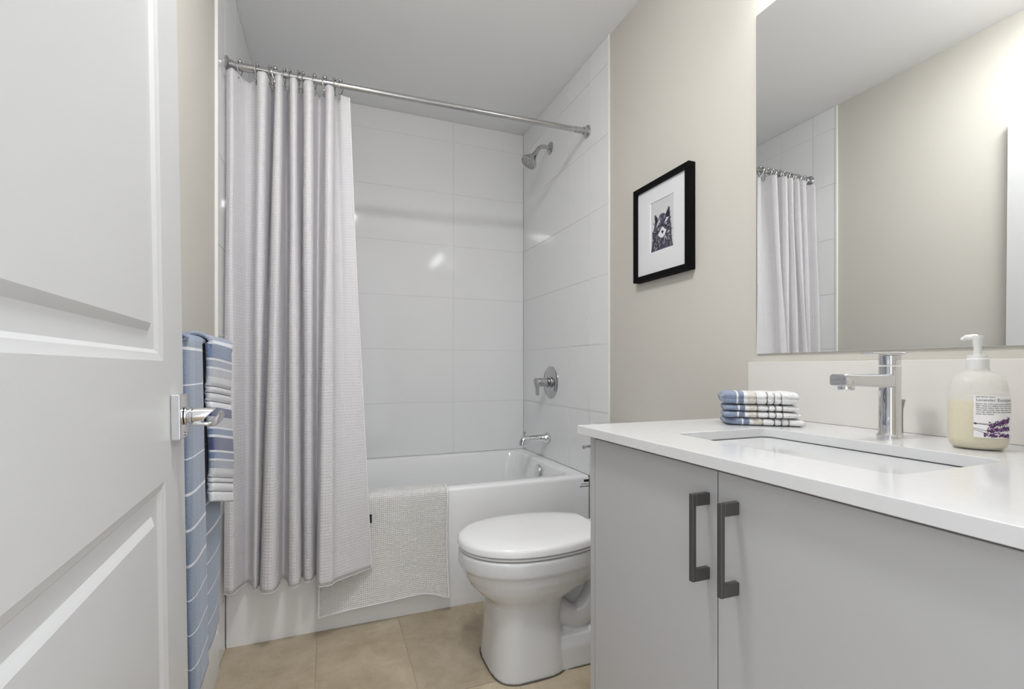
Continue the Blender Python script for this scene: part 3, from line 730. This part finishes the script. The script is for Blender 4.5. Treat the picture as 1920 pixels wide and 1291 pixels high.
CZ0, CZ1 = .861, .881
sx0, sx1, sy0, sy1 = .685, .945, .392, .812
ct = thing('countertop', (0.87, 0.61, CZ0), 'white quartz countertop with a rectangular sink cut-out', 'countertop')
bm = bmesh.new()
inner = rrect(sx0, sx1, sy0, sy1, .022, 8)
cx, cy = (sx0+sx1)/2, (sy0+sy1)/2
ox0, ox1, oy0, oy1 = .563, XR-.0005, YF+.003, 1.016
corners = {8: (ox1, oy0), 17: (ox1, oy1), 26: (ox0, oy1), 35: (ox0, oy0)}
outer = []
for i, (px, py) in enumerate(inner):
    side, k = divmod(i, 9)
    # spread the outer points along the matching sides
    t = k/8
    A = [((ox1-.20, oy0), (ox1, oy0), (ox1, oy0+.15)), ((ox1, oy1-.15), (ox1, oy1), (ox1-.20, oy1)), ((ox0+.12, oy1), (ox0, oy1), (ox0, oy1-.15)), ((ox0, oy0+.15), (ox0, oy0), (ox0+.12, oy0))][side]
    if t <= .5: q = t*2; outer.append((A[0][0]+(A[1][0]-A[0][0])*q, A[0][1]+(A[1][1]-A[0][1])*q))
    else: q = t*2-1; outer.append((A[1][0]+(A[2][0]-A[1][0])*q, A[1][1]+(A[2][1]-A[1][1])*q))
loft(bm, [at_z(outer, CZ0), at_z(outer, CZ1), at_z(inner, CZ1), at_z(inner, CZ0), at_z(outer, CZ0)], (False, False))
bmesh.ops.remove_doubles(bm, verts=bm.verts, dist=1e-5)
obj('slab', bm, M['quartz'], ct, bevel=.0012)
bs = tag(obj('backsplash', boxm(XR-.021, XR-.0004, YF+.003, 1.052, CZ1+.0003, 1.036), M['splash'], bevel=.001), 'low beige backsplash slab between the countertop and mirror', 'backsplash')
sk = thing('sink', (cx, cy, .74), 'white rectangular undermount sink basin below the faucet', 'sink')
bm = bmesh.new()
def sr(i, r, z): return at_z(rrect(sx0+i, sx1-i, sy0+i, sy1-i, r, 6), z)
loft(bm, [sr(-.018, .03, CZ0-.0006), sr(.002, .022, CZ0-.0006), sr(.004, .024, CZ0-.008), sr(.012, .03, .79), sr(.022, .035, .752), sr(.05, .04, .738), sr(.09, .03, .736), sr(.09, .03, .730), sr(.02, .035, .742), sr(-.004, .03, .80), sr(-.018, .03, .846)])
obj('basin', bm, M['ceramic'], sk, angle=60)
obj('drain', revm([(0, .7365), (.022, .7365), (.022, .739), (.018, .741), (0, .742)], (cx, cy, 0), 'Z', n=24), M['chrome'], sk)

# faucet
fx, fy = 1.056, .618
fa = thing('faucet', (fx, fy, CZ1), 'chrome single lever faucet standing behind the sink', 'faucet')
obj('base_ring', revm([(.0, CZ1), (.0225, CZ1), (.0225, CZ1+.004), (.021, CZ1+.006), (0, CZ1+.006)], (fx, fy, 0), 'Z', n=36), M['chrome'], fa)
bm = bmesh.new(); loft(bm, [[(fx+a, fy+b, z) for a, b in sell(0, 0, .0175+w, .0175+w, 2.6, 40)] for z, w in ((CZ1+.005, .0015), (CZ1+.010, 0), (.96, -.0005), (1.022, 0))])
obj('body', bm, M['chrome'], fa, angle=40)
bm = bmesh.new()
loft(bm, [[(x, fy+a, zc+b) for a, b in rrect(-.0155, .0155, -h, h, .004, 4)] for x, zc, h in ((fx-.005, .9935, .0135), (.985, .9945, .0125), (.925, .9955, .0115), (.905, .996, .0112), (.903, .996, .0100))])
obj('spout', bm, M['chrome'], fa, angle=30)
bm = bmesh.new(); revolve(bm, [(.0135, .985), (.0142, .981), (.0135, .977), (.0105, .976), (.010, .979), (0, .980)], (.926, fy, 0), 'Z', n=24)
obj('aerator', bm, M['chrome'], fa)
bm = bmesh.new(); loft(bm, [[(fx+a, fy+b, z) for a, b in sell(0, 0, .0173, .0173, 2.6, 40)] for z in (1.0245, 1.044)])
loft(bm, [[(x, fy+a, 1.0475+b) for a, b in rrect(-.0165*w, .0165*w, -h, h, .0012, 3)] for x, w, h in ((fx+.0185, 1.05, .0030), (fx-.018, 1.05, .0030), (fx-.040, .9, .0022), (fx-.068, .8, .0016))])
obj('lever', bm, M['chrome'], fa, angle=30, bevel=.0006)
obj('lift_rod', tubem([(fx+.027, fy-.006, CZ1+.001), (fx+.027, fy-.006, .935), (fx+.031, fy-.006, .955)], [.0025, .0025, .0045], n=10), M['chromed'], fa)

# mirror
mr_ = thing('mirror', (XR, .6, 1.06), 'large frameless wall mirror above the vanity', 'mirror')
obj('backing', boxm(XR-.0035, XR-.0004, YF+.02, 1.036, 1.062, 2.044), M['glassedge'], mr_)
obj('glass', boxm(XR-.0055, XR-.0036, YF+.018, 1.038, 1.060, 2.046), M['mirror'], mr_, bevel=.0006)
# vanity light above the mirror
vl = thing('vanity_light', (XR, .66, 2.14), 'white glowing bar light mounted on the wall above the mirror', 'wall light')
obj('backplate', boxm(XR-.02, XR-.0004, .50, .82, 2.10, 2.18), M['chromed'], vl, bevel=.003)
for a in (.56, .74): obj('bracket', boxm(XR-.075, XR-.02, a, a+.02, 2.13, 2.15), M['chromed'], vl)
obj('diffuser', tubem([(XR-.095, .40, 2.15), (XR-.095, .985, 2.15)], .034, n=28), M['lamp'], vl)
for a, b in ((.385, .40), (.985, 1.0)): obj('end_cap', tubem([(XR-.095, a, 2.15), (XR-.095, b, 2.15)], .036, n=28), M['chromed'], vl)

cl = thing('added_ceiling_light', (0.12, .80, ZC), 'round flush fill light added on the ceiling out of view', 'fill light')  # added to brighten the room, set where neither view nor reflections show it
obj('fill_light_base', revm([(0, ZC), (.126, ZC), (.126, ZC-.02), (0, ZC-.02)], (.12, .80, 0), 'Z', n=40), M['chromed'], cl)
obj('shade', revm([(.121, ZC-.02), (.121, ZC-.03), (.112, ZC-.040), (.07, ZC-.045), (0, ZC-.046)], (.12, .80, 0), 'Z', n=40), M['fill_lamp'], cl)

# ---------------------------------------------------------------- framed picture
py0, py1, pz0, pz1 = 1.289, 1.603, 1.357, 1.724
pf = thing('framed_picture', (XR, 1.446, 1.54), 'black framed ink drawing of a furry animal in a wide white mat', 'picture')
fw = .020; bm = bmesh.new()
for a in ((py0, py1, pz0, pz0+fw), (py0, py1, pz1-fw, pz1), (py0, py0+fw, pz0+fw, pz1-fw), (py1-fw, py1, pz0+fw, pz1-fw)):
    box(bm, XR-.030, XR-.0005, *a)
obj('frame', bm, M['black'], pf, bevel=.0008)
oy0_, oy1_, oz0_, oz1_ = 1.376, 1.509, 1.455, 1.647
bm = bmesh.new(); xm = XR-.020
out = [(py0+fw, pz0+fw), (py1-fw, pz0+fw), (py1-fw, pz1-fw), (py0+fw, pz1-fw)]
inn = [(oy0_, oz0_), (oy1_, oz0_), (oy1_, oz1_), (oy0_, oz1_)]; inn2 = [(a+(.003 if a < 1.44 else -.003), b+(.003 if b < 1.5 else -.003)) for a, b in inn]
loft(bm, [[(xm+.003, a, b) for a, b in out], [(xm, a, b) for a, b in out], [(xm, a, b) for a, b in inn], [(xm+.003, a, b) for a, b in inn2]], (False, False))
obj('mat_board', bm, M['paper'], pf, angle=10)
bm = bmesh.new(); box(bm, xm+.003, xm+.004, py0+fw, py1-fw, pz0+fw, pz1-fw, 0)
def A(a, b, k=0): return (xm+.0028-.00012*k, oy1_-.003-(oy1_-oy0_-.006)*a, oz0_+.003+(oz1_-oz0_-.006)*b)
def poly(pts, mi, k): bm.faces.new([bm.verts.new(A(a, b, k)) for a, b in pts]).material_index = mi
poly([(.0, .01), (.98, .01), (.93, .12), (.90, .30), (.90, .42), (.86, .52), (.85, .62), (.84, .78), (.78, .80), (.66, .68), (.55, .72), (.42, .72), (.33, .64), (.20, .75), (.16, .73), (.17, .58), (.14, .48), (.05, .40), (.07, .25)], 2, 0)
def strokes(n, mi, k, reg, ln, wd, bend):
    for _ in range(n):
        a, b = random.uniform(*reg[0]), random.uniform(*reg[1])
        ang = math.atan2(b-.33, (a-.5)*.7)+random.uniform(-.35, .35) if bend else random.uniform(-1.9, -1.2)
        l, w = random.uniform(*ln), random.uniform(*wd)
        da, db = math.cos(ang)*l/.7, math.sin(ang)*l; na, nb = -math.sin(ang)*w/.7, math.cos(ang)*w
        p = [(a-da, b-db), (a+na, b+nb), (a+da, b+db), (a-na, b-nb)]
        p = [(min(.985, max(.01, x)), min(.80, max(.012, y))) for x, y in p]
        poly(p, mi, k)
strokes(95, 1, 1, ((.08, .92), (.05, .66)), (.03, .09), (.004, .012), True)
strokes(40, 3, 2, ((.08, .9), (.04, .64)), (.02, .06), (.003, .008), True)
strokes(40, 1, 2.4, ((.05, .93), (.03, .28)), (.04, .10), (.004, .011), False)
strokes(14, 3, 2.6, ((.06, .93), (.04, .25)), (.03, .07), (.003, .008), False)
poly([(.20, .73), (.30, .62), (.24, .54), (.19, .60)], 1, 3); poly([(.79, .78), (.68, .66), (.74, .56), (.83, .60)], 1, 3)     # inner ears
poly([(.24, .46), (.40, .58), (.42, .62), (.30, .56)], 3, 3.2); poly([(.60, .50), (.70, .60), (.80, .60), (.72, .54)], 3, 3.2)      # brow flashes
poly([(.26, .40), (.36, .46), (.42, .43), (.34, .38)], 1, 3.3); poly([(.60, .45), (.66, .52), (.75, .52), (.77, .46), (.70, .43)], 1, 3.3)   # eye patches
for ea, eb in ((.345, .425), (.69, .485)):
    poly([(ea+.035*math.cos(t), eb+.022*math.sin(t)) for t in [2*math.pi*k/12 for k in range(12)]], 3, 3.6)
    poly([(ea+.018*math.cos(t), eb+.012*math.sin(t)) for t in [2*math.pi*k/12 for k in range(12)]], 1, 3.9)
poly([(.32, .32), (.44, .40), (.52, .46), (.60, .41), (.70, .36), (.62, .27), (.52, .23), (.40, .26)], 3, 4); poly([(.47, .36), (.53, .385), (.58, .35), (.53, .30)], 1, 4.4)   # muzzle, nose
obj('print', bm, [M['paper2'], M['ink'], M['inkg'], M['paper']], pf, angle=5)

# ---------------------------------------------------------------- soap bottle
sb = thing('soap_bottle', (1.044, .474, CZ1), 'clear pump bottle of yellow hand soap with lavender label on the counter', 'soap bottle')
bxx, byy = 1.044, .474; BA = math.atan2(-byy, -bxx)      # direction towards the door
def bring(w, d, z, e=2.5, n=64):
    out = []
    ux, uy = math.cos(BA), math.sin(BA)               # towards viewer side ; side vector
    for a, b in sell(0, 0, d, w, e, n): out.append((bxx+a*ux-b*uy, byy+a*uy+b*ux, z))
    return out
bprof = [(.022, .020, CZ1+.0005), (.031, .028, CZ1+.0015), (.0365, .033, CZ1+.007), (.039, .036, CZ1+.018), (.0395, .0365, .93), (.0395, .0365, .972), (.0385, .0355, .985), (.0355, .033, .996), (.030, .028, 1.004), (.023, .0215, 1.010), (.0165, .0165, 1.0135), (.0140, .0140, 1.018)]
bm = bmesh.new(); loft(bm, [bring(*p) for p in bprof]); obj('bottle_body', bm, M['bottle'], sb, angle=60)
bm = bmesh.new(); loft(bm, [bring(p[0]-.0012, p[1]-.0012, p[2]+.001) for p in bprof[:5]]+[bring(.0383, .0353, .9625)]); o = obj('liquid', bm, M['soap'], sb, angle=50); o['label'] = 'pale yellow liquid soap'
bm = bmesh.new(); revolve(bm, [(.0145, 1.0125), (.0150, 1.014), (.0150, 1.034), (.0132, 1.036), (.0132, 1.041), (.010, 1.0415), (.006, 1.0415)], (bxx, byy, 0), 'Z', n=36); obj('cap', bm, M['plastic'], sb)
ux, uy = math.cos(BA), math.sin(BA); lx, ly = uy*-1*-1, -ux      # lx,ly : to the viewer's left
lx, ly = uy, -ux
if (lx*0.9323-ly*0.3617) > 0: lx, ly = -lx, -ly
bm = bmesh.new(); revolve(bm, [(.0052, 1.041), (.0052, 1.056), (.0062, 1.060), (.0070, 1.068), (.0085, 1.0715), (.0085, 1.0745), (0, 1.0755)], (bxx, byy, 0), 'Z', n=24)
tube(bm, crom([(bxx, byy, 1.0715), (bxx+lx*.009, byy+ly*.009, 1.0725), (bxx+lx*.016, byy+ly*.016, 1.0715), (bxx+lx*.0195, byy+ly*.0195, 1.0675)], 4), [.0055]*4+[.0045]*4+[.0035]*4+[.003], n=12)
obj('pump', bm, M['plastic'], sb)
# label patch wrapped round the right of the bottle; s in metres along the surface, from its left edge
def bsurf(s, z, off):
    # arc-length along the body outline starting a little left of the face towards the viewer
    L = surf_pts; s = max(0, min(s, surf_len[-1]-1e-6))
    for i in range(len(surf_len)-1):
        if surf_len[i+1] >= s: break
    t = (s-surf_len[i])/(surf_len[i+1]-surf_len[i]); p = L[i].lerp(L[i+1], t)
    nrm = (L[i+1]-L[i]).normalized(); n2 = Vector((nrm.y, -nrm.x))
    if n2.dot(p-Vector((bxx, byy))) < 0: n2 = -n2
    return (p.x+n2.x*off, p.y+n2.y*off, z)
fullr = [Vector((p[0], p[1])) for p in bring(.0395, .0365, 0, n=256)]
cand = [fullr[k % 256] for k in range(-200, 200)]
dirR = Vector((-lx, -ly))
st_i = None
ring_idx = list(range(256)) if (fullr[10]-fullr[0]).dot(dirR) > 0 else [(-k) % 256 for k in range(256)]
seqp = [fullr[k] for k in ring_idx]
seqp = seqp[-30:]+seqp[:110]
# start where the outline is 13 mm left of the middle
start = next(i for i, p in enumerate(seqp) if (p-Vector((bxx, byy))).dot(dirR) > -.0060 and (p-Vector((bxx, byy))).dot(Vector((ux, uy))) > 0)
surf_pts = seqp[start:start+95]; surf_len = [0]
for p, q in zip(surf_pts, surf_pts[1:]): surf_len.append(surf_len[-1]+(q-p).length)
bm = bmesh.new(); LW = .075; rws = []
for z in (.9035, .974): rws.append([bsurf(LW*k/40, z, .0004) for k in range(41)])
loft(bm, rws, (False, False), close=False)
lab = obj('label', bm, M['labelw'], sb, angle=180); lab['label'] = 'white label with lavender print'
tg = bmesh.new()
def put_text(s, size, s0, z0, bmx, off=.0007):
    v, f = text_geo(s, size); vv = [bmx.verts.new(bsurf(s0+a, z0+b, off)) for a, b, c in v]
    for q in f:
        try: bmx.faces.new([vv[i] for i in q])
        except ValueError: pass
put_text('Lavender Eucalyptus', .0064, .003, .9640, tg)
def tiny_row(z0, s0, s1, h):        # print too small to read: word-length rows of short strokes
    x = s0
    while x < s1:
        word = random.uniform(.003, .008); e = min(x+word, s1)
        while x < e:
            w = random.uniform(.0003, .0006); hh = h*random.choice((.6, .6, .75, 1))
            q = [bsurf(x, z0, .0007), bsurf(x+w, z0, .0007), bsurf(x+w, z0+hh, .0007), bsurf(x, z0+hh, .0007)]
            tg.faces.new([tg.verts.new(p) for p in q]); x += w+.00028
        x += .0011
tiny_row(.9705, .003, .026, .0020)
for k in range(6): tiny_row(.9590-.0034*k, .003, .024 if k == 5 else .062, .0019)
obj('print', tg, M['print'], lab)
lv = bmesh.new()
def disc(bmx, s, z, r, mi, off):
    bmx.faces.new([bmx.verts.new(bsurf(s+r*math.cos(t), z+r*math.sin(t), off)) for t in [2*math.pi*k/7 for k in range(7)]]).material_index = mi
def stemq(s0, z0, s1, z1, w):
    n = 8
    for k in range(n):
        a, b = k/n, (k+1)/n; q = [(s0+(s1-s0)*a, z0+(z1-z0)*a-w), (s0+(s1-s0)*b, z0+(z1-z0)*b-w), (s0+(s1-s0)*b, z0+(z1-z0)*b+w), (s0+(s1-s0)*a, z0+(z1-z0)*a+w)]
        lv.faces.new([lv.verts.new(bsurf(x, y, .0007)) for x, y in q]).material_index = 2
for s0, z0, s1, z1 in ((.001, .9265, .028, .9245), (.000, .9195, .026, .912), (.000, .9170, .022, .9085), (.004, .9270, .045, .9255)): stemq(s0, z0, s1, z1, .0003)
for k in range(7): disc(lv, .002+random.uniform(-.0015, .0015), .9265+random.uniform(-.0015, .0015), .0009, 0, .0009)
for (sa, za, sb_, zb_, n, wd) in ((.018, .923, .046, .934, 110, .0045), (.017, .916, .048, .919, 120, .0045), (.013, .909, .048, .908, 110, .0032), (.028, .926, .050, .935, 70, .004)):
    for k in range(n):
        t = random.random(); s = sa+(sb_-sa)*t; z = za+(zb_-za)*t+random.gauss(0, wd*.5)
        z = min(.939, max(.904, z)); disc(lv, s+random.uniform(-.001, .001), z, random.uniform(.0006, .0014), 0 if random.random() < .6 else 1, .0008+random.random()*.0004)
obj('lavender_picture', lv, [M['lav1'], M['lav2'], M['stem']], lab, angle=5)

# ---------------------------------------------------------------- folded washcloths on the counter
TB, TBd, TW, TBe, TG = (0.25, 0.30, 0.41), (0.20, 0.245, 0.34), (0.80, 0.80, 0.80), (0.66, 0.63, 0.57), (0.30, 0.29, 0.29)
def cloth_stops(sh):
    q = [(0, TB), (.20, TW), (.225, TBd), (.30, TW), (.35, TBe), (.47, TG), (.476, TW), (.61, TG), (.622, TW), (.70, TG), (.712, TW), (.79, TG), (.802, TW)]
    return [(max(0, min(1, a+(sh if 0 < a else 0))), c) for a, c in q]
O_ = Vector((.8945, .8885)); D_ = Vector((.119, -.097)).normalized(); E_ = Vector((.097, .119)).normalized()
def cloth(name, z0, th, ln, wd, sh, label, seed, folds=1, off=(0, 0)):
    m = stripe_mat('terry_'+str(seed), 0, cloth_stops(sh), bump=.0015)
    m.name = 'striped_washcloth_terry'
    prof = []      # cross-section in (depth, height), pillowed
    rows, uvs = [], []; nl = 64; nc = 40
    for i in range(nl+1):
        s = i/nl; row, ur = [], []
        endf = (1-abs(2*s-1)**14)**.5
        hh = th*(0.55+.45*endf)
        puff = 1
        for dpx in (.476, .616, .706, .796): puff -= .26*math.exp(-((s-dpx-sh)/.009)**2)
        for k in range(nc+1):
            t = 2*math.pi*k/nc; c, sn = math.cos(t), math.sin(t)
            a = wd/2*math.copysign(abs(c)**(2/5.0), c); b = hh/2*math.copysign(abs(sn)**(2/2.6), sn)*puff
            nz = noise.noise(Vector((s*9+seed*7, a*60, b*60)))*0.0034 + noise.noise(Vector((s*30+seed*3, a*160, b*160)))*0.0016 + noise.noise(Vector((s*110, a*700+seed, b*700)))*0.0007
            jag = 0.004*noise.noise(Vector((seed*5.1, a*40, b*90))) * (1 if s < .1 or s > .9 else 0)
            if s < .22: nz *= 2.2
            x = s*ln + jag
            bend = .006*noise.noise(Vector((s*4, seed*2.3, 0)))+(.009*(.22-s)/.22*math.sin(seed*2.1) if s < .22 else 0)
            dd = wd/2+bend+a*(1+nz*9-(.10 if puff < .9 else 0))-(.004 if folds > 1 and abs(b) < th*.06 and c < 0 else 0)*-1
            z = z0+th/2+b+nz*(.35 if b > 0 else .1)
            P = O_+D_*(x+off[0])+E_*(dd+off[1]); row.append((P.x, P.y, max(z, z0+.0002))); ur.append((s, k/nc))
        rows.append(row); uvs.append(ur)
    me = grid_mesh(name, rows, uvs); bm = bmesh.new(); bm.from_mesh(me)
    bmesh.ops.remove_doubles(bm, verts=bm.verts, dist=1e-6); bmesh.ops.holes_fill(bm, edges=bm.edges); bm.to_mesh(me); bm.free()
    o = link(name, me, m, angle=180); return tag(o, label, 'washcloth', 'folded washcloths stacked on the counter')
z = CZ1+.0003
cloth('washcloth', z, .0175, .169, .098, .012, 'folded blue and white striped washcloth at the bottom of the stack', 1, off=(.004, .0))
cloth('washcloth', z+.0183, .0150, .164, .096, -.03, 'folded blue and white striped washcloth, second from the bottom of the stack', 2, off=(.002, .001))
cloth('washcloth', z+.0342, .0150, .160, .096, -.015, 'folded blue and white striped washcloth directly under the top one', 3, off=(.002, .001))
cloth('washcloth', z+.0501, .0310, .161, .100, -.02, 'thick folded blue and white striped washcloth on top of the stack', 4, folds=2, off=(-.001, -.003))
